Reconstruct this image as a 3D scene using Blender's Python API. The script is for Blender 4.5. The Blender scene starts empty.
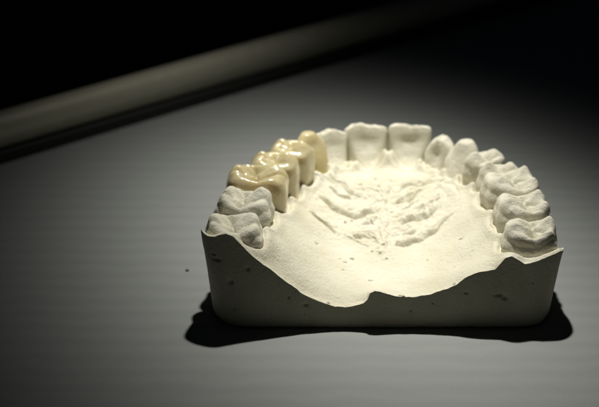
import bpy, bmesh, math
import numpy as np
from mathutils import Vector, Matrix

S = bpy.context.scene
C = S.collection
# one Blender unit is one centimetre
S.unit_settings.system = 'METRIC'
S.unit_settings.scale_length = 0.01

# ------------------------------------------------------------------ camera
cam_d = bpy.data.cameras.new('camera')
cam = bpy.data.objects.new('camera', cam_d)
C.objects.link(cam)
S.camera = cam
cam.location = (-1.5237, -26.7274, 13.8132)
cam.rotation_euler = (math.radians(90 - 23), 0, 0)
cam_d.sensor_width = 36.0
cam_d.lens = 36.0 * 1644 / 599
cam_d.clip_start = 0.5
cam_d.clip_end = 500
cam_d.dof.use_dof = True
cam_d.dof.focus_distance = 29.6
cam_d.dof.aperture_fstop = 0.23

# ------------------------------------------------------------------ world and lamp
W = bpy.data.worlds.new('World')
S.world = W
W.use_nodes = True
W.node_tree.nodes['Background'].inputs[0].default_value = (0.55, 0.7, 1.0, 1)
W.node_tree.nodes['Background'].inputs[1].default_value = 0.004

def spot(name, loc, target, power, radius, col, axis, sx, sy, ex):
    """a desk lamp: its reflector throws an oval beam that fades softly from the middle"""
    d = bpy.data.lights.new(name, 'SPOT')
    d.energy = power
    d.spot_size = math.radians(110)
    d.spot_blend = 1.0
    d.shadow_soft_size = radius
    d.color = col
    o = bpy.data.objects.new(name, d)
    C.objects.link(o)
    o.location = loc
    z = (Vector(loc) - Vector(target)).normalized()
    y = Vector((axis[0], axis[1], 0)); y = (y - z * y.dot(z)).normalized()
    x = y.cross(z)
    o.rotation_euler = Matrix((x, y, z)).transposed().to_euler()
    d.use_nodes = True
    nt = d.node_tree; L = nt.links
    em = nt.nodes['Emission']
    tc = nt.nodes.new('ShaderNodeTexCoord')
    sp = nt.nodes.new('ShaderNodeSeparateXYZ')
    L.new(tc.outputs['Normal'], sp.inputs[0])
    def M(op, a, b=None):
        n = nt.nodes.new('ShaderNodeMath'); n.operation = op
        for k, v in enumerate((a, b)):
            if v is None: continue
            if isinstance(v, (int, float)): n.inputs[k].default_value = v
            else: L.new(v, n.inputs[k])
        return n.outputs[0]
    az = M('ABSOLUTE', sp.outputs['Z'])
    u = M('DIVIDE', M('DIVIDE', sp.outputs['X'], az), sx)
    v = M('DIVIDE', M('DIVIDE', sp.outputs['Y'], az), sy)
    q = M('POWER', M('ADD', M('MULTIPLY', u, u), M('MULTIPLY', v, v)), ex / 2)
    L.new(M('EXPONENT', M('MULTIPLY', q, -1.0)), em.inputs['Strength'])
    return o

spot('desk_lamp_light', (0.4, 8.8, 23.0), (-0.1, 3.2, 0.0), 35500, 0.5, (1.0, 0.97, 0.88), (-0.3, 0.95), 4.75 / 24.2, 8.0 / 24.2, 2.2)

S.view_settings.view_transform = 'Standard'
S.view_settings.look = 'None'
S.view_settings.exposure = 0.0
S.view_settings.gamma = 1.0

# ------------------------------------------------------------------ numpy noise
_rng = np.random.RandomState(7)
_L = _rng.rand(32, 32, 32)

def noise(P, f, off=0.0):
    q = np.asarray(P, float) * f + off + 100.0
    i = np.floor(q).astype(int)
    t = q - i
    t = t * t * (3 - 2 * t)
    i0 = i % 32
    i1 = (i + 1) % 32
    x0, y0, z0 = i0[:, 0], i0[:, 1], i0[:, 2]
    x1, y1, z1 = i1[:, 0], i1[:, 1], i1[:, 2]
    tx, ty, tz = t[:, 0], t[:, 1], t[:, 2]
    def lx(y, z):
        return _L[x0, y, z] * (1 - tx) + _L[x1, y, z] * tx
    a = lx(y0, z0) * (1 - ty) + lx(y1, z0) * ty
    b = lx(y0, z1) * (1 - ty) + lx(y1, z1) * ty
    return (a * (1 - tz) + b * tz) * 2 - 1

def fbm(P, f, n=3, off=0.0):
    s = 0
    a = 1.0
    for k in range(n):
        s = s + a * noise(P, f * 2 ** k, off + 17.3 * k)
        a *= 0.5
    return s

# ------------------------------------------------------------------ materials
def new_mat(name):
    m = bpy.data.materials.new(name)
    m.use_nodes = True
    nt = m.node_tree
    return m, nt, nt.nodes['Principled BSDF']

def N(nt, kind, **kw):
    n = nt.nodes.new(kind)
    for k, v in kw.items():
        setattr(n, k, v)
    return n

def plaster(name, col, var, pits=1.0):
    m, nt, b = new_mat(name)
    L = nt.links
    tc = N(nt, 'ShaderNodeTexCoord')
    n1 = N(nt, 'ShaderNodeTexNoise')
    n1.inputs['Scale'].default_value = 1.3
    n1.inputs['Detail'].default_value = 6
    L.new(tc.outputs['Object'], n1.inputs['Vector'])
    r = N(nt, 'ShaderNodeValToRGB')
    r.color_ramp.elements[0].position = 0.3
    r.color_ramp.elements[0].color = (*var, 1)
    r.color_ramp.elements[1].position = 0.65
    r.color_ramp.elements[1].color = (*col, 1)
    L.new(n1.outputs['Fac'], r.inputs['Fac'])
    # tiny dark air bubbles in the cast stone
    v = N(nt, 'ShaderNodeTexVoronoi')
    v.inputs['Scale'].default_value = 3.4
    L.new(tc.outputs['Object'], v.inputs['Vector'])
    lt = N(nt, 'ShaderNodeMapRange')
    lt.inputs['From Min'].default_value = 0.035
    lt.inputs['From Max'].default_value = 0.075
    L.new(v.outputs['Distance'], lt.inputs['Value'])
    b.inputs['Roughness'].default_value = 0.62
    b.inputs['Specular IOR Level'].default_value = 0.3
    n2 = N(nt, 'ShaderNodeTexNoise')
    n2.inputs['Scale'].default_value = 22
    n2.inputs['Detail'].default_value = 5
    n2.inputs['Roughness'].default_value = 0.65
    L.new(tc.outputs['Object'], n2.inputs['Vector'])
    ad = N(nt, 'ShaderNodeMath', operation='MULTIPLY_ADD')
    ad.inputs[1].default_value = 0.9 * pits
    L.new(lt.outputs['Result'], ad.inputs[0])
    L.new(n2.outputs['Fac'], ad.inputs[2])
    bp = N(nt, 'ShaderNodeBump')
    bp.inputs['Strength'].default_value = 0.7
    bp.inputs['Distance'].default_value = 0.035
    L.new(ad.outputs[0], bp.inputs['Height'])
    L.new(bp.outputs['Normal'], b.inputs['Normal'])
    L.new(r.outputs['Color'], b.inputs['Base Color'])
    b.inputs['Subsurface Weight'].default_value = 0.04
    b.inputs['Subsurface Radius'].default_value = (0.12, 0.10, 0.06)
    b.inputs['Subsurface Scale'].default_value = 0.5
    return m

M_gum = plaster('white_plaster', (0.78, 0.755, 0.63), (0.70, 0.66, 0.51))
M_wall = plaster('shaded_trimmed_plaster', (0.50, 0.475, 0.36), (0.42, 0.40, 0.29))  # same plaster, colour darkened to carry the shade of the walls
M_tooth = plaster('tooth_plaster', (0.79, 0.765, 0.645), (0.72, 0.69, 0.57), 0.5)

def ceramic():
    m, nt, b = new_mat('glazed_ceramic')
    L = nt.links
    tc = N(nt, 'ShaderNodeTexCoord')
    sp = N(nt, 'ShaderNodeSeparateXYZ')
    L.new(tc.outputs['Object'], sp.inputs[0])
    n1 = N(nt, 'ShaderNodeTexNoise')
    n1.inputs['Scale'].default_value = 2.2
    n1.inputs['Detail'].default_value = 3
    L.new(tc.outputs['Object'], n1.inputs['Vector'])
    a = N(nt, 'ShaderNodeMath', operation='MULTIPLY_ADD')
    a.inputs[1].default_value = 0.35
    L.new(n1.outputs['Fac'], a.inputs[0])
    L.new(sp.outputs['Z'], a.inputs[2])
    r = N(nt, 'ShaderNodeValToRGB')
    e = r.color_ramp.elements
    e[0].position = 0.3
    e[0].color = (0.48, 0.40, 0.19, 1)
    e[1].position = 0.95
    e[1].color = (0.62, 0.56, 0.35, 1)
    L.new(a.outputs[0], r.inputs['Fac'])
    L.new(r.outputs['Color'], b.inputs['Base Color'])
    b.inputs['Roughness'].default_value = 0.22
    b.inputs['IOR'].default_value = 1.55
    b.inputs['Coat Weight'].default_value = 0.8
    b.inputs['Coat Roughness'].default_value = 0.07
    b.inputs['Subsurface Weight'].default_value = 0.5
    b.inputs['Subsurface Radius'].default_value = (0.35, 0.22, 0.10)
    b.inputs['Subsurface Scale'].default_value = 0.9
    n2 = N(nt, 'ShaderNodeTexNoise')
    n2.inputs['Scale'].default_value = 7
    n2.inputs['Detail'].default_value = 3
    L.new(tc.outputs['Object'], n2.inputs['Vector'])
    bp = N(nt, 'ShaderNodeBump')
    bp.inputs['Strength'].default_value = 0.35
    bp.inputs['Distance'].default_value = 0.05
    L.new(n2.outputs['Fac'], bp.inputs['Height'])
    L.new(bp.outputs['Normal'], b.inputs['Normal'])
    L.new(bp.outputs['Normal'], b.inputs['Coat Normal'])
    return m

M_cer = ceramic()

def table_mat():
    m, nt, b = new_mat('grey_table_top')
    L = nt.links
    tc = N(nt, 'ShaderNodeTexCoord')
    mp = N(nt, 'ShaderNodeMapping')
    mp.inputs['Scale'].default_value = (0.9, 3.0, 1)
    L.new(tc.outputs['Object'], mp.inputs['Vector'])
    n1 = N(nt, 'ShaderNodeTexNoise')
    n1.inputs['Scale'].default_value = 1.2
    n1.inputs['Detail'].default_value = 3
    L.new(mp.outputs[0], n1.inputs['Vector'])
    wv = N(nt, 'ShaderNodeTexWave', wave_type='BANDS', bands_direction='Y')
    wv.inputs['Scale'].default_value = 0.56
    wv.inputs['Distortion'].default_value = 3.2
    wv.inputs['Detail'].default_value = 2
    wv.inputs['Detail Scale'].default_value = 1.5
    L.new(tc.outputs['Object'], wv.inputs['Vector'])
    mx = N(nt, 'ShaderNodeMix', data_type='FLOAT')
    mx.inputs[0].default_value = 0.5
    L.new(wv.outputs['Fac'], mx.inputs[2])
    L.new(n1.outputs['Fac'], mx.inputs[3])
    r = N(nt, 'ShaderNodeValToRGB')
    r.color_ramp.elements[0].position = 0.2
    r.color_ramp.elements[0].color = (0.243, 0.259, 0.256, 1)
    r.color_ramp.elements[1].position = 0.8
    r.color_ramp.elements[1].color = (0.264, 0.280, 0.274, 1)
    L.new(mx.outputs[0], r.inputs['Fac'])
    L.new(r.outputs['Color'], b.inputs['Base Color'])
    b.inputs['Roughness'].default_value = 0.55
    b.inputs['Specular IOR Level'].default_value = 0.4
    n2 = N(nt, 'ShaderNodeTexNoise')
    n2.inputs['Scale'].default_value = 14
    n2.inputs['Detail'].default_value = 4
    L.new(tc.outputs['Object'], n2.inputs['Vector'])
    bp = N(nt, 'ShaderNodeBump')
    bp.inputs['Strength'].default_value = 0.25
    bp.inputs['Distance'].default_value = 0.02
    L.new(n2.outputs['Fac'], bp.inputs['Height'])
    bq = N(nt, 'ShaderNodeBump')
    bq.inputs['Strength'].default_value = 0.12
    bq.inputs['Distance'].default_value = 0.03
    L.new(mx.outputs[0], bq.inputs['Height'])
    L.new(bp.outputs['Normal'], bq.inputs['Normal'])
    L.new(bq.outputs['Normal'], b.inputs['Normal'])
    return m

M_table = table_mat()

def rail_mat():
    m, nt, b = new_mat('matt_grey_metal')
    L = nt.links
    tc = N(nt, 'ShaderNodeTexCoord')
    n1 = N(nt, 'ShaderNodeTexNoise')
    n1.inputs['Scale'].default_value = 3
    n1.inputs['Detail'].default_value = 4
    L.new(tc.outputs['Object'], n1.inputs['Vector'])
    r = N(nt, 'ShaderNodeValToRGB')
    r.color_ramp.elements[0].color = (0.40, 0.385, 0.30, 1)
    r.color_ramp.elements[1].color = (0.50, 0.48, 0.38, 1)
    L.new(n1.outputs['Fac'], r.inputs['Fac'])
    L.new(r.outputs['Color'], b.inputs['Base Color'])
    b.inputs['Roughness'].default_value = 0.5
    b.inputs['Metallic'].default_value = 0.2
    return m

M_rail = rail_mat()
M_strip, _nt, _b = new_mat('matt_black')
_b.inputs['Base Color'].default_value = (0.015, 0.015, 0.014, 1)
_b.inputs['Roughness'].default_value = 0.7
M_dark, _nt, _b = new_mat('dark_room_floor')
_b.inputs['Base Color'].default_value = (0.012, 0.012, 0.012, 1)
_b.inputs['Roughness'].default_value = 0.9

# ------------------------------------------------------------------ object helpers
def mesh_obj(name, V, F, mat, parent=None, smooth=True, recalc=False):
    me = bpy.data.meshes.new(name)
    V = np.asarray(V, float)
    if isinstance(F, np.ndarray):
        F = F.tolist()
    me.from_pydata(V.tolist(), [], F)
    me.update()
    if recalc:
        bm = bmesh.new()
        bm.from_mesh(me)
        bmesh.ops.recalc_face_normals(bm, faces=bm.faces)
        bm.to_mesh(me)
        bm.free()
    me.materials.append(mat)
    if smooth:
        me.polygons.foreach_set('use_smooth', [True] * len(me.polygons))
    o = bpy.data.objects.new(name, me)
    C.objects.link(o)
    if parent:
        o.parent = parent
    return o

def empty(name, loc):
    o = bpy.data.objects.new(name, None)
    C.objects.link(o)
    o.location = loc
    return o

def grid_faces(nr, nc, closed=True):
    r = np.arange(nr - 1)[:, None]
    c = np.arange(nc if closed else nc - 1)[None, :]
    c2 = (c + 1) % nc
    a = r * nc + c
    b = r * nc + c2
    d = (r + 1) * nc + c
    e = (r + 1) * nc + c2
    return np.stack([a.ravel(), b.ravel(), e.ravel(), d.ravel()], 1)

# ------------------------------------------------------------------ setting
o = mesh_obj('table_surface', [(-40, -30, 0), (40, -30, 0), (40, 58, 0), (-40, 58, 0)], [(0, 1, 2, 3)], M_table, smooth=False)
# the table top ends at the rail: cut it along the rail's line
def rail_pt(s, off=0.0, z=0.0):
    a = np.array([-8.3402, 8.0570])
    d = np.array([6.8296, 6.4256]); d = d / np.linalg.norm(d)
    n = np.array([-d[1], d[0]])
    p = a + d * s + n * off
    return (p[0], p[1], z)

bpy.data.objects.remove(o)
far0, far1 = rail_pt(-45, 0.98), rail_pt(75, 0.98)
tb = [far0, (far0[0], -40, 0), (60, -40, 0), (60, far1[1], 0), far1]
V = [tuple(p) for p in tb] + [(p[0], p[1], -2.5) for p in tb]
F = [(0, 1, 2, 3, 4)] + [(i, (i + 1) % 5, (i + 1) % 5 + 5, i + 5) for i in range(5)] + [(9, 8, 7, 6, 5)]
table = mesh_obj('table_surface', V, F, M_table, smooth=False, recalc=True)
table['kind'] = 'structure'
fl = mesh_obj('floor', [(-400, -300, -72), (400, -300, -72), (400, 500, -72), (-400, 500, -72)], [(0, 1, 2, 3)], M_dark, smooth=False)
fl['kind'] = 'structure'

# the round rail lying along the table's far edge
R_ = 0.41
rings = []
nC = 48
svals = np.concatenate([[-44.95, -44.9], np.linspace(-44.8, 64.8, 60), [64.9, 64.95]])
for k, s in enumerate(svals):
    rr = R_ * (0.6 if k in (0, len(svals) - 1) else (0.93 if k in (1, len(svals) - 2) else 1))
    for j in range(nC):
        a = 2 * math.pi * j / nC
        rings.append(rail_pt(s, 0.38 + rr * math.cos(a), 0.68 + rr * math.sin(a)))
F = grid_faces(len(svals), nC).tolist() + [list(range(nC)), list(range((len(svals) - 1) * nC, len(svals) * nC))]
rail = empty('edge_rail', (0, 0, 0))
mesh_obj('bar', rings, F, M_rail, rail, recalc=True)
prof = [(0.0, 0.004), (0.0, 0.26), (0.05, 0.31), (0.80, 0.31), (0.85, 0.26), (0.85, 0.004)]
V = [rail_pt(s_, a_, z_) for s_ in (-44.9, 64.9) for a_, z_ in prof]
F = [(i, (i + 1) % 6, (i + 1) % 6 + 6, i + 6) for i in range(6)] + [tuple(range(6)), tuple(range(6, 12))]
mesh_obj('dark_strip', V, F, M_strip, rail, smooth=False, recalc=True)  # plain near-black strip that makes the dark band under the bar
rail['label'] = 'long round grey bar on a black strip along the far table edge'
rail['category'] = 'bar'

# ------------------------------------------------------------------ tooth table
# rows: kind, centre x, centre y, z top, buccal direction (deg), md, bl, gum z
T = [
    ('m3', 2.69, 0.74, 1.74, -9, 1.02, 1.06, 1.2, 1, dict(sk=0.1)),
    ('m2', 2.67, 1.68, 1.86, 4, 1.06, 1.08, 1.28, 2, dict(sk=0.0)),
    ('m1', 2.56, 2.62, 1.92, 12, 1.08, 1.12, 1.28, 3, dict(sk=-0.1)),
    ('p', 2.42, 3.36, 1.90, 21, 0.68, 0.94, 1.26, 4, {}),
    ('p', 2.18, 3.96, 1.92, 37, 0.70, 0.98, 1.22, 5, {}),
    ('c', 1.78, 4.54, 1.88, 46, 0.80, 0.94, 1.15, 6, {}),
    ('i', 1.37, 4.94, 1.79, 64, 0.64, 0.84, 1.12, 7, dict(round=1)),
    ('i', 0.75, 5.22, 1.93, 82, 0.92, 0.96, 1.08, 8, {}),
    ('i', -0.11, 5.24, 1.92, 98, 0.93, 0.92, 1.08, 9, dict(soft=.75)),
    ('i', -0.82, 4.98, 1.88, 118, 0.80, 0.84, 1.15, 10, dict(soft=.5)),
    ('m2', -2.55, 1.60, 1.98, 168, 1.06, 1.10, 1.4, 11, dict(sk=0.1)),
    ('m3', -2.72, 0.72, 1.86, 182, 1.12, 1.10, 1.46, 12, dict(sk=0.0, low=1)),
]
CR = [
    ('m1', -2.33, 2.58, 2.05, 176, 1.04, 1.20, 1.35, 13, dict(cer=1)),
    ('p', -2.02, 3.34, 2.09, 170, 0.86, 1.00, 1.25, 14, dict(cer=1)),
    ('p', -1.69, 4.00, 2.09, 156, 0.82, 0.92, 1.28, 15, dict(cer=1)),
    ('c', -1.27, 4.55, 2.08, 136, 0.80, 0.78, 1.33, 16, dict(cer=1)),
]

# ------------------------------------------------------------------ cast outline and top surface
def catmull(P, n):
    P = np.array(P, float)
    out = []
    for i in range(len(P) - 1):
        p0 = P[max(i - 1, 0)]; p1 = P[i]; p2 = P[i + 1]; p3 = P[min(i + 2, len(P) - 1)]
        t = np.linspace(0, 1, n, endpoint=False)[:, None]
        out.append(0.5 * ((2 * p1) + (-p0 + p2) * t + (2 * p0 - 5 * p1 + 4 * p2 - p3) * t ** 2 + (-p0 + 3 * p1 - 3 * p2 + p3) * t ** 3))
    out.append(P[-1:])
    return np.concatenate(out)

side = catmull([(2.72, 0.0), (3.04, 0.09), (3.26, 0.34), (3.30, 0.75), (3.24, 1.1), (3.19, 1.7), (3.08, 2.5), (2.78, 3.4),
                (2.45, 4.2), (1.98, 4.9), (1.35, 5.4), (0.33, 5.68), (-0.7, 5.48), (-1.45, 5.0), (-2.0, 4.35),
                (-2.5, 3.5), (-2.82, 2.6), (-3.02, 1.8), (-3.14, 1.1), (-3.26, 0.75), (-3.29, 0.36), (-3.10, 0.10), (-2.75, 0.0)], 30)
backe = np.stack([np.linspace(-2.75, 2.72, 400)[1:], np.zeros(399)], 1)
poly = np.concatenate([side, backe])
seg = np.linalg.norm(np.diff(poly, axis=0), axis=1)
cum = np.concatenate([[0], np.cumsum(seg)])
NA = 1400
s = np.linspace(0, cum[-1], NA, endpoint=False)
OX = np.interp(s, cum, poly[:, 0])
OY = np.interp(s, cum, poly[:, 1])
# slightly wavy, hand-trimmed outline
P3 = np.stack([OX, OY, OX * 0], 1)
nx = OX - 0.0; ny = OY - 2.4
ln = np.hypot(nx, ny)
wob = 0.014 * fbm(P3, 1.6, 3)
OX = OX + nx / ln * wob
OY = OY + ny / ln * wob * np.where(OY < 0.02, 0.5, 1.0)

EDGE = np.array([(-3.34, 1.76), (-3.24, 1.73), (-3.16, 1.73), (-2.98, 1.80), (-2.84, 1.85), (-2.71, 1.80), (-2.53, 1.60), (-2.23, 1.33),
    (-1.82, 0.97), (-1.51, 0.71), (-1.19, 0.55), (-0.88, 0.42), (-0.7, 0.40), (-0.52, 0.44), (-0.36, 0.50), (-0.29, 0.57),
    (-0.25, 0.69), (-0.16, 0.74), (-0.01, 0.70), (0.3, 0.61), (0.84, 0.67), (1.14, 0.77), (1.32, 0.87), (1.46, 1.01),
    (1.72, 1.13), (1.99, 1.21), (2.16, 1.39), (2.28, 1.43), (2.52, 1.29), (2.79, 1.33), (3.02, 1.41), (3.17, 1.40), (3.34, 1.28)])

ctl = []
for x, z in EDGE[::1]:
    ctl.append((x, 0.0, z))
ctl += [(2.12, .7, 1.22), (2.12, 1.5, 1.3), (2.0, 2.3, 1.33), (1.9, 3.0, 1.3), (1.66, 3.6, 1.28), (1.35, 4.2, 1.2), (1.12, 4.6, 1.22),
        (.68, 4.85, 1.16), (.31, 5.0, 1.36), (-.06, 4.85, 1.14), (-.62, 4.62, 1.26), (-.92, 4.25, 1.3), (-1.2, 3.6, 1.22),
        (-1.48, 3.0, 1.2), (-1.66, 2.4, 1.28), (-2.0, 1.5, 1.40), (-2.12, .7, 1.46)]
ctl += [(-3.27, .34, 1.80), (-3.12, .13, 1.76), (3.23, .30, 1.44), (-2.6, .35, 1.72), (-2.0, .35, 1.22), (-1.4, .4, .78), (-.8, .4, .50), (0, .45, .60), (.8, .45, .66), (1.5, .4, 1.0), (1.9, .35, 1.2), (2.5, .3, 1.3), (3.0, .3, 1.4)]
ctl += [(0.05, 1, .54), (0, 2, .64), (0.05, 3, .88), (.12, 3.9, 1.13), (.2, 4.5, 1.27)]
ctl += [(-1.3, 1, .82), (-.7, 1, .55), (.8, 1, .64), (1.5, 1, .88), (-1.3, 2, .92), (-.7, 2, .66), (.8, 2, .70), (1.5, 2, .95),
        (-1.1, 3, .98), (-.5, 3, .87), (.6, 3, .86), (1.3, 3, 1.02), (-.7, 3.9, 1.12), (.8, 3.9, 1.12)]
for i in range(0, len(side), 24):
    x, y = side[i]
    if y > 0.5:
        ctl.append((x, y, 1.15))
for r_ in T + CR:
    ctl.append((r_[1], r_[2], r_[7] + 0.02))
ctl = np.array(ctl)

def tps_fit(P, z, lam=2e-3):
    n = len(P)
    d2 = ((P[:, None] - P[None]) ** 2).sum(2)
    K = np.where(d2 > 0, d2 * np.log(d2 + 1e-12) * 0.5, 0)
    A = np.zeros((n + 3, n + 3))
    A[:n, :n] = K + lam * np.eye(n)
    A[:n, n] = 1; A[:n, n + 1:] = P; A[n, :n] = 1; A[n + 1:, :n] = P.T
    return np.linalg.solve(A, np.concatenate([z, [0, 0, 0]]))
TPS = tps_fit(ctl[:, :2], ctl[:, 2])

def tps(x, y):
    out = TPS[-3] + TPS[-2] * x + TPS[-1] * y
    for k in range(len(ctl)):
        d2 = (x - ctl[k, 0]) ** 2 + (y - ctl[k, 1]) ** 2
        out = out + TPS[k] * d2 * np.log(d2 + 1e-12) * 0.5
    return out

def seg_dist(x, y, pts):
    """distance to a polyline and position along it"""
    best = np.full(x.shape, 1e9); par = np.zeros(x.shape)
    n = len(pts) - 1
    for i in range(n):
        ax, ay = pts[i]; bx, by = pts[i + 1]
        dx, dy = bx - ax, by - ay
        t = np.clip(((x - ax) * dx + (y - ay) * dy) / (dx * dx + dy * dy), 0, 1)
        d = np.hypot(x - ax - t * dx, y - ay - t * dy)
        m = d < best
        best = np.where(m, d, best); par = np.where(m, (i + t) / n, par)
    return best, par

# palatal folds: polyline, height, width
RUGAE = [
    ([(-1.11, 3.52), (-.9, 3.36), (-.62, 3.18), (-.37, 3.12), (-.1, 3.28), (.04, 3.46)], .085, .075),
    ([(-1.32, 2.9), (-1.08, 2.78), (-.79, 2.47)], .055, .055),
    ([(-.85, 4.2), (-.5, 3.98), (-.2, 3.72)], .075, .08),
    ([(-.95, 3.88), (-.62, 3.66), (-.42, 3.62)], .06, .06),
    ([(-.5, 2.42), (-.28, 2.48), (-.04, 2.42)], .06, .07),
    ([(-.30, 2.75), (-.1, 2.9), (.0, 3.1)], .045, .06),
    ([(.3, 3.5), (.6, 3.62), (.95, 3.95)], .065, .075),
    ([(.35, 2.85), (.55, 2.98), (.75, 3.01), (1.06, 3.18), (1.23, 3.42)], .095, .085),
    ([(.3, 2.2), (.5, 2.17), (.71, 2.25), (1.12, 2.57), (1.53, 2.9)], .075, .06),
    ([(.42, 2.5), (.62, 2.56), (.72, 2.68)], .05, .06),
    ([(.42, 3.9), (.7, 4.08), (.95, 4.16), (1.25, 4.14)], .06, .07),
    ([(1.3, 4.1), (1.5, 3.71), (1.56, 3.26)], .035, .08),
    ([(.22, 4.3), (.15, 3.58), (.14, 2.83), (.05, 1.75)], .035, .07),
]
_rr = np.random.RandomState(11)
for _k in range(20):
    _s = -1 if _k % 2 else 1
    _x = 0.12 + _s * _rr.uniform(.12, 1.3); _y = _rr.uniform(2.2, 4.3)
    _a = math.radians((32 if _s > 0 else 148) + _rr.uniform(-28, 28)); _l = _rr.uniform(.12, .3)
    RUGAE.append(([(_x - _l * math.cos(_a), _y - _l * math.sin(_a)), (_x + _rr.uniform(-.05, .05), _y + _rr.uniform(-.05, .05)),
                   (_x + _l * math.cos(_a), _y + _l * math.sin(_a))], _rr.uniform(.018, .035), _rr.uniform(.03, .045)))
PITS = [(-.75, 1.65), (-.66, 1.56), (-.52, 1.72), (-.7, 1.27), (-.13, 1.97), (-.01, 2.07), (1.54, 1.83), (.42, 2.22), (1.56, 1.79), (2.1, 1.62),
        (-.47, 3.8), (-.25, 3.78), (-.63, 2.87), (-.5, 2.92), (1.1, 3.26), (1.21, 3.39), (-.35, 4.32), (-.28, 4.1), (.08, 4.0), (.02, 4.25), (.5, 4.35), (-.02, 2.3), (.1, 2.15), (.02, 1.9), (.14, 1.72), (-.55, 3.42), (.3, 3.2), (-1.2, 1.9), (.9, 1.5), (-.2, .9), (1.35, .85)]

def top_z(x, y):
    z = tps(x, y)
    P = np.stack([x, y, z * 0], 1)
    # exact rear edge
    e = np.interp(x, EDGE[:, 0], EDGE[:, 1]) + 0.02 * fbm(P, 5.0, 3, 3.0)
    w = np.exp(-(np.clip(y, 0, 9) / (0.16 + 0.45 * np.clip((np.abs(x) - 2.9) / 0.3, 0, 1))) ** 2)
    z = z * (1 - w) + e * w
    # gum collars and the points between neighbouring teeth
    rows = T + CR
    for r_ in rows:
        a = math.radians(r_[4])
        v = (x - r_[1]) * math.cos(a) + (y - r_[2]) * math.sin(a)
        u = -(x - r_[1]) * math.sin(a) + (y - r_[2]) * math.cos(a)
        d = ((np.abs(u) / (r_[5] / 2)) ** 2.5 + (np.abs(v) / (r_[6] / 2)) ** 2.5) ** 0.4
        z = z + 0.05 * np.exp(-((d - 1.2) / 0.16) ** 2) - 0.045 * np.exp(-((d - 0.98) / 0.09) ** 2)
    order = T[:10] + CR[::-1] + T[10:]
    for a_, b_ in zip(order[:-1], order[1:]):
        mx_, my_ = (a_[1] + b_[1]) / 2, (a_[2] + b_[2]) / 2
        # towards the palate
        cx, cy = 0.1, 2.6
        dx, dy = cx - mx_, cy - my_
        l = math.hypot(dx, dy); dx /= l; dy /= l
        ins = 0.18
        amp = 0.22 if my_ > 4.9 else 0.13
        pw = 0.19 if my_ > 4.9 else 0.11
        q = (x - mx_ - dx * ins) * dx + (y - my_ - dy * ins) * dy
        p = -(x - mx_ - dx * ins) * dy + (y - my_ - dy * ins) * dx
        z = z + amp * np.exp(-(q / 0.26) ** 2 - (p / pw) ** 2)
    # folds of the palate
    for pts, h, wd in RUGAE:
        m = (x > min(p[0] for p in pts) - .4) & (x < max(p[0] for p in pts) + .4) & (y > min(p[1] for p in pts) - .4) & (y < max(p[1] for p in pts) + .4)
        if not m.any():
            continue
        xx, yy = x[m], y[m]
        PP = np.stack([xx, yy, xx * 0], 1)
        jx = 0.05 * noise(PP, 4.5, 1.0) + .02 * noise(PP, 11, 1.0); jy = 0.05 * noise(PP, 4.5, 9.0) + .02 * noise(PP, 11, 9.0)
        d, t = seg_dist(xx + jx, yy + jy, pts)
        wd2 = wd * (1 + 0.35 * noise(PP, 3.0, 5.0))
        env = np.clip(np.sin(np.pi * np.clip(t * 0.9 + 0.05, 0, 1)) * 1.6, 0, 1)
        add = h * env * (0.80 * np.exp(-(d / (wd2 * .8)) ** 2) - 0.55 * np.exp(-((d - wd2 * 1.35) / .024) ** 2)) * (1 + 0.3 * noise(PP, 7.0, 2.0))
        z[m] += add
    # stippled, lumpy texture over the folds, smoother behind
    reg = np.exp(-(((x - .1) / 1.35) ** 4 + ((y - 3.35) / 1.15) ** 4))
    reg2 = np.exp(-((x - .06) / .22) ** 2 - ((y - 2.5) / 1.1) ** 4)
    P = np.stack([x, y, x * 0], 1)
    z = z + (0.017 * fbm(P, 6.5, 3, 4.0) + 0.013 * fbm(P, 15, 2, 8.0)) * np.clip(reg + 0.8 * reg2, 0, 1)
    z = z + 0.007 * fbm(P, 3.0, 3, 6.0) + 0.0035 * fbm(P, 16, 2, 2.0)
    # air-bubble pits
    for i, (px, py) in enumerate(PITS):
        rr = 0.013 + 0.012 * ((i * 7) % 5) / 5
        ex = 1.0 + 0.9 * ((i * 3) % 4) / 3
        m = (np.abs(x - px) < .15) & (np.abs(y - py) < .15)
        z[m] -= 0.06 * np.exp(-((x[m] - px) / (rr * ex)) ** 4 - ((y[m] - py) / rr) ** 4)
    # little beads of stone on the rear edge
    for bx, by, br in [(0.3, .05, .04), (.36, .02, .03), (-1.0, .05, .03), (1.28, .06, .03)]:
        z += 0.045 * np.exp(-((x - bx) ** 2 + (y - by) ** 2) / br ** 2)
    return z

cast = empty('plaster_dental_cast', (0, 0, 0))
cast['label'] = 'white plaster cast of an upper jaw with flat trimmed back wall, its shade painted grey'
cast['category'] = 'dental cast'

CX, CY = 0.1, 2.3
NT = 235
tt = np.linspace(1, 0.004, NT)
tt = 1 - (1 - tt) ** 1.0
X = CX + (OX[None] - CX) * tt[:, None]
Y = CY + (OY[None] - CY) * tt[:, None]
Z = top_z(X.ravel().copy(), Y.ravel().copy())
Vt = np.stack([X.ravel(), Y.ravel(), Z], 1)
F = grid_faces(NT, NA).tolist()
F.append(list(range((NT - 1) * NA, NT * NA)))
gum = mesh_obj('palate', Vt, F, M_gum, cast)
for p in (gum.data,):
    if p.polygons[0].normal.z < 0:
        p.flip_normals()

# trimmed walls of the base, flaring towards the top
edge_z = Z[:NA]
NR = 100
cw = np.array([0.0, 2.4])
rows_ = []
# bottom outline: narrower, with round corners
bx = OX * 0.965
by = 2.4 + (OY - 2.4) * 0.96
P_b = np.stack([bx, by], 1)
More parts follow.
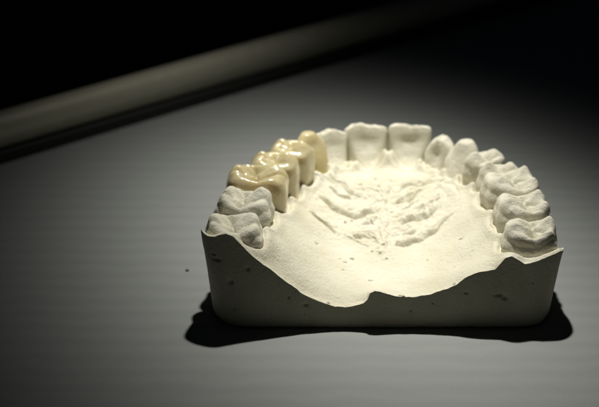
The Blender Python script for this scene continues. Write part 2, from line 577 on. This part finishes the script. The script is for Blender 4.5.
# round the rear corners by pulling them in
rcx = 3.12 - 0.62
for sgn in (-1, 1):
    mask = (P_b[:, 0] * sgn > rcx) & (P_b[:, 1] < 0.72)
    c_ = np.array([sgn * rcx, 0.72])
    d_ = P_b[mask] - c_
    l_ = np.linalg.norm(d_, axis=1)
    P_b[mask] = c_ + d_ / l_[:, None] * np.minimum(l_, 0.62)[:, None]
P_b[:, 1] = np.where(P_b[:, 1] < 0.3, P_b[:, 1] - 0.09, P_b[:, 1])
bx, by = P_b[:, 0], P_b[:, 1]
k_ = np.hanning(41); k_ /= k_.sum()
def csm(a):
    return np.convolve(np.concatenate([a[-20:], a, a[:20]]), k_, 'valid')
bx, by = csm(bx), csm(by)
for i in range(NR):
    f = i / (NR - 1)
    w = f ** 0.9
    zz = edge_z * (1 - f)
    e = 0.0
    x_ = OX * (1 - w) + bx * w
    y_ = OY * (1 - w) + by * w
    rows_.append(np.stack([x_, y_, zz], 1))
# small rounded foot
for dz_, sc in ((0.0, 0.992), (0.0, 0.5)):
    q = rows_[-1].copy()
    q[:, 0] = q[:, 0] * sc
    q[:, 1] = 2.4 + (q[:, 1] - 2.4) * sc
    q[:, 2] = 0.0
    rows_.append(q)
rows_[-3][:, 2] = 0.045
Vw = np.concatenate(rows_)
nx = Vw[:, 0]; ny = Vw[:, 1] - 2.4
outn = np.stack([nx, ny], 1)
flat = (Vw[:, 1] < 0.25) & (np.abs(Vw[:, 0]) < 2.7)
outn[flat] = (0, -1)
outn /= np.linalg.norm(outn, axis=1)[:, None]
disp = 0.004 * fbm(Vw * np.array([9, 9, .5]), 1.0, 2, 6.5) + 0.008 * fbm(Vw * np.array([1, 1, .6]), 2.0, 3, 2.5) + 0.0025 * fbm(Vw, 12, 2, 1.5)
fade = np.ones(len(Vw)); fade[:NA] = 0; fade[NA:2 * NA] = .4; fade[-2 * NA:] = 0
for wx, wz, ax, az, dp in [(-3.02, 1.33, .07, .035, .05), (-2.79, .91, .045, .045, .07), (-2.45, 1.19, .035, .035, .05), (-1.41, .47, .05, .035, .05),
                       (2.11, .66, .10, .03, .06), (2.2, .6, .05, .04, .06), (1.49, .71, .03, .03, .04), (-2.73, .37, .03, .03, .04), (-1.72, .62, .02, .03, .04),
                       (-3.08, 1.42, .04, .02, .04), (.5, .35, .02, .02, .03), (2.7, .9, .02, .02, .03), (.9, .5, .018, .018, .03)]:
    m = (Vw[:, 1] < 0.5)
    disp[m] -= dp * np.exp(-((Vw[m, 0] - wx) / ax) ** 2 - ((Vw[m, 2] - wz) / az) ** 2)
Vw[:, :2] += outn * (disp * fade)[:, None]
F = grid_faces(NR + 2, NA).tolist()
F.append(list(range((NR + 1) * NA, (NR + 2) * NA)))
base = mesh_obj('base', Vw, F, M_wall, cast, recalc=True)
base['label'] = 'smooth trimmed plaster wall with small dark pits'

# ------------------------------------------------------------------ teeth
def gs(a, b, ca, cb, sa, sb=None):
    sb = sb or sa
    return np.exp(-((a - ca) / sa) ** 2 - ((b - cb) / sb) ** 2)

def relief(kind, a, b, opt):
    """height of the chewing surface; a along the arch, b towards the cheek, both -1..1"""
    if kind in ('m1', 'm2', 'm3'):
        k = opt.get('sk', 0.0)
        h = .20 * gs(a, b, -.48, .60, .36, .34) + .19 * gs(a, b, .45 + k, .62, .34, .34)
        h = h + .24 * gs(a, b, .30, -.50, .42, .42) + .13 * gs(a, b, -.55, -.55, .32, .32)
        # oblique ridge between the big inner cusp and the far outer cusp
        t = np.clip(((a - .30) * (-.78) + (b + .50) * 1.1) / (.78 ** 2 + 1.1 ** 2), 0, 1)
        d = np.hypot(a - .30 + .78 * t, b + .5 - 1.1 * t)
        h = h + .07 * np.exp(-(d / .16) ** 2)
        h = h * (0.62 if opt.get('low') else 0.74)
        h = h + .05 * np.exp(-((np.maximum(abs(a), abs(b)) - .74) / .2) ** 2)
        h = h - .17 * gs(a, b, .36, .12, .24, .22) - .13 * gs(a, b, -.45, -.04, .18, .24)
        wv = .06 * np.sin(9 * a + 4 * b)
        h = h - .07 * np.exp(-((b - .08 - wv - .1 * a) / .07) ** 2) * np.exp(-(a / .75) ** 6)
        h = h - .07 * np.exp(-((a + .02 - .25 * b + wv) / .075) ** 2) * np.clip((b - .1) * 3, 0, 1)
        h = h - .07 * np.exp(-((a + .30 + .35 * b - wv) / .075) ** 2) * np.clip((-b - .05) * 3, 0, 1)
        h = h - .035 * np.exp(-((a - .62 - .2 * b) / .06) ** 2) * np.exp(-((b - .35) / .25) ** 2)
        if opt.get('cer'):
            h = h * 0.8 + .06 * np.exp(-((np.abs(a) - .85) / .2) ** 2) * np.exp(-(b / .7) ** 4)
    elif kind == 'p':
        h = .16 * gs(a, b, .05, .50, .50, .34) + .20 * gs(a, b, -.05, -.50, .38, .36)
        h = h + .05 * gs(a, b, .78, 0, .2, .4) + .05 * gs(a, b, -.78, 0, .2, .4)
        h = h - .11 * np.exp(-((b - .02 - .06 * np.sin(6 * a)) / .10) ** 2) * np.exp(-(a / .6) ** 4)
        h = h - .04 * np.exp(-((np.abs(a) - .42 - .2 * np.abs(b)) / .08) ** 2) * np.exp(-((np.abs(b) - .3) / .25) ** 2)
        if opt.get('cer'):
            h = h * 1.0 + .06 * gs(a, b, -.6, .5, .25, .22) - .04 * np.exp(-((a + .3 - .3 * b) / .08) ** 2) * np.clip(b * 3, 0, 1)
    elif kind == 'peg':
        h = .08 * np.exp(-((np.hypot(a, b) - .65) / .28) ** 2) - .20 * gs(a, b, -.05, .0, .36, .36)
    else:
        h = a * 0
    return h

def lap(V, n, iters, lam, fix_last=0):
    """smooth a ring grid (rows x n) with a pole at index 0"""
    for _ in range(iters):
        G = V[1:].reshape(-1, n, 3)
        nb = (np.roll(G, 1, 1) + np.roll(G, -1, 1))
        up = np.concatenate([np.repeat(V[:1][None], n, 1), G[:-1]], 0)
        dn = np.concatenate([G[1:], G[-1:]], 0)
        avg = (nb + up + dn) / 4
        G2 = G + lam * (avg - G)
        G2[-1] = G[-1]
        V = np.concatenate([V[:1] + lam * (G[0].mean(0)[None] - V[:1]), G2.reshape(-1, 3)], 0)
    return V

def make_tooth(row, name, mat, parent):
    kind, cx, cy, zt, ang, md, bl, zg, seed, opt = row
    cer = opt.get('cer')
    n = 112
    th = np.linspace(0, 2 * math.pi, n, endpoint=False)
    zb = zg - (0.30 if not cer else 0.06)
    H = zt - zb
    rows = []
    if kind in ('i', 'c'):
        # blade or pointed crown: stack of outlines from the edge down
        levels = np.concatenate([np.linspace(0, 1, 46)])
        for w in levels[::-1]:            # w=1 top
            if kind == 'i':
                A = md / 2 * (0.80 + 0.20 * min(1, w / 0.85) ** 0.8) * (1 - 0.10 * max(0, (w - .88) / .12) ** 2)
                Bt = bl / 2 * (1 - 0.86 * w ** 0.8) + 0.014
                yo = bl * (0.28 * w ** 1.0 + 0.0)
                ex = 2.6
                if opt.get('round'):
                    A *= math.sqrt(max(.12, 1 - max(0, (w - .62) / .38) ** 2.2)) * 1.02
                    Bt = bl / 2 * (1 - 0.60 * w ** 0.9)
                    yo = bl * .16 * w
            else:
                A = md / 2 * (0.76 + 0.24 * min(1, w / 0.55)) * (1 - 0.66 * max(0, (w - .55) / .45) ** 1.5)
                Bt = bl / 2 * (1 - 0.72 * w ** 1.2) + 0.012
                yo = bl * (0.16 * w)
                ex = 2.2
            ct, st = np.cos(th), np.sin(th)
            r = (np.abs(ct) ** ex + np.abs(st) ** ex) ** (-1 / ex)
            a = A * r * ct
            b = Bt * r * st
            z = np.full(n, zb + H * w)
            # inner side hollow with rims at the sides
            inner = np.clip(-st, 0, 1)
            if kind == 'i' and not opt.get('round'):
                # the tooth narrows towards the palate, its contacts stay wide
                a = a * (1 - 0.55 * (1 - w) * np.clip(-st * 1.3 + .25, 0, 1))
            an = a / (md / 2)
            dpt = 0.10 * opt.get('soft', 1) if kind == 'i' else 0.03
            wn = w + 0.04 * math.sin(seed * 2.1) * an
            if opt.get('round'):
                hollow = 0.06 * np.exp(-((an + .1) / .32) ** 2 - ((wn - .70) / .13) ** 2)
            else:
                hollow = dpt * np.exp(-np.abs((an - .05 * math.sin(seed)) / (.26 + .60 * w)) ** 3) * np.where(wn < .70, np.exp(-((wn - .70) / .36) ** 2), np.exp(-((wn - .70) / .15) ** 2))
                hollow = hollow - dpt * .25 * np.exp(-((an - .1 * math.sin(seed * 3)) / .1) ** 2) * np.exp(-((w - .5) / .2) ** 2)
            b = b + inner * hollow
            if kind == 'i':
                b = b - inner * 0.05 * np.exp(-(an / .45) ** 2) * np.exp(-((w - .28) / .14) ** 2)
                # edge bends round the arch a little
                b = b - 0.07 * an ** 2
                z = z - 0.05 * max(0, (w - .7) / .3) * np.abs(an) ** 4
                z = z + max(0, (w - .6) / .4) * 0.035 * (noise(np.stack([an * 2.2, an * 0, an * 0], 1) + seed, 1.0) + .5 * noise(np.stack([an * 6, an * 0, an * 0], 1) + seed, 1.0))
            rows.append(np.stack([a, b + yo, z], 1))
        top = rows[0]
        # close the top with a few shrinking rings
        cap = [top * 1.0]
        mid = top.mean(0)
        caps = []
        for q in (0.2, 0.55, 0.8):
            r2 = mid + (top - mid) * q
            r2[:, 2] = top[:, 2] + 0.02 * (1 - q)
            caps.append(r2)
        V = np.concatenate([mid[None] + np.array([[0, 0, .02]])] + caps + rows)
        V = lap(V, n, 3, 0.5)
    else:
        ex = 2.05 if kind == 'peg' else (2.5 if kind == 'p' else 3.0)
        if cer: ex += 0.7
        ct, st = np.cos(th), np.sin(th)
        rr = (np.abs(ct) ** ex + np.abs(st) ** ex) ** (-1 / ex)
        ua, ub = rr * ct, rr * st
        if kind == 'p':
            ua = ua * (1 + 0.08 * np.sin(th))
        if kind.startswith('m') and not cer:
            ub = ub * (1 - 0.06 * np.exp(-((ua) / .3) ** 2))
        top0 = zt - (.15 if kind != 'peg' else .1) * (0.75 if cer else 1)
        for t in np.linspace(0, 1, 34)[1:]:
            q = math.sin(t * math.pi / 2 * 0.98) if not cer else t ** 0.9
            a, b = ua * q * (0.93 if cer else .90), ub * q * (0.93 if cer else .90)
            h = relief(kind, a, b, opt)
            roll = -0.15 * (t ** 6) if not cer else -0.07 * t ** 7
            rows.append(np.stack([a * md / 2, b * bl / 2, top0 + h + roll], 1))
        rim = rows[-1].copy()
        for w in np.linspace(0, 1, 34)[1:]:
            z = rim[:, 2] * (1 - w) + zb * w
            if cer:
                sc = 0.93 + 0.07 * math.sin(min(1, w / .30) * math.pi / 2) - 0.07 * max(0, (w - .30) / .70) ** 2
            else:
                sc = 0.90 + 0.10 * math.sin(min(1, w / .25) * math.pi / 2) - 0.17 * max(0, (w - .25) / .75) ** 1.2
            if kind == 'peg':
                sc += 0.06 * w
            a = ua * sc * md / 2
            b = ub * sc * bl / 2
            if kind == 'p' and not cer:
                # the inner face leans inwards to a narrow point
                a = a * (1 - 0.50 * w * np.clip(-st, 0, 1))
            rows.append(np.stack([a, b, z], 1))
        V = np.concatenate([np.array([[0, 0, top0 + float(relief(kind, np.array([0.]), np.array([0.]), opt)[0])]])] + rows)
        V = lap(V, n, 1 if cer else 2, 0.5)
    # rough, hand-poured unevenness
    Pn = V + seed * 3.1
    amp = 0.013 if not cer else 0.012
    dirs = V - np.array([0, 0, zb + H * .4]); dirs /= np.linalg.norm(dirs, axis=1)[:, None] + 1e-9
    V = V + dirs * (amp * 1.6 * noise(Pn, 2.6) + (amp * 1.1 * noise(Pn, 5.5) + amp * .5 * noise(Pn, 11) + amp * .25 * noise(Pn, 22) if not cer else amp * .5 * noise(Pn, 6)))[:, None]
    ar = math.radians(ang)
    # x local = along arch, y local = towards the cheek
    vx, vy = math.cos(ar), math.sin(ar)
    ux, uy = vy, -vx
    Z0 = zb
    Wd = np.stack([V[:, 0] * ux + V[:, 1] * vx, V[:, 0] * uy + V[:, 1] * vy, V[:, 2] - Z0], 1)
    nr = (len(V) - 1) // n
    F = [[0, 1 + j, 1 + (j + 1) % n] for j in range(n)]
    F += (grid_faces(nr, n) + 1).tolist()
    F.append([1 + (nr - 1) * n + j for j in range(n)])
    o = mesh_obj(name, Wd, F, mat, parent, recalc=True)
    px, py = (parent.location.x, parent.location.y)
    o.location = (cx - px, cy - py, Z0 - parent.location.z)
    return o

for row in T:
    make_tooth(row, 'tooth', M_tooth, cast)

bridge = empty('dental_bridge', (-1.9, 3.4, 1.2))
bridge['label'] = 'glossy yellowish ceramic bridge of four joined crowns seated on the plaster cast'
bridge['category'] = 'dental bridge'
for row in CR:
    make_tooth(row, 'crown', M_cer, bridge)

# ------------------------------------------------------------------ crumb of plaster on the table
bm = bmesh.new()
bmesh.ops.create_icosphere(bm, subdivisions=3, radius=0.026)
for v in bm.verts:
    d = 1 + 0.35 * float(noise(np.array([[v.co.x, v.co.y, v.co.z]]) * 40, 1.0)[0])
    v.co = Vector((v.co.x * d * 1.3, v.co.y * d, v.co.z * d * .6))
me = bpy.data.meshes.new('plaster_crumb')
bm.to_mesh(me); bm.free()
M_cr, _n2, _b2 = new_mat('dark_crumb')
_b2.inputs['Base Color'].default_value = (0.06, 0.05, 0.04, 1)
me.materials.append(M_cr)
cr = bpy.data.objects.new('crumb', me)
C.objects.link(cr)
cr.location = (-3.73, 2.43, 0.018)
cr['label'] = 'tiny dark crumb lying on the grey table left of the cast'
cr['category'] = 'crumb'
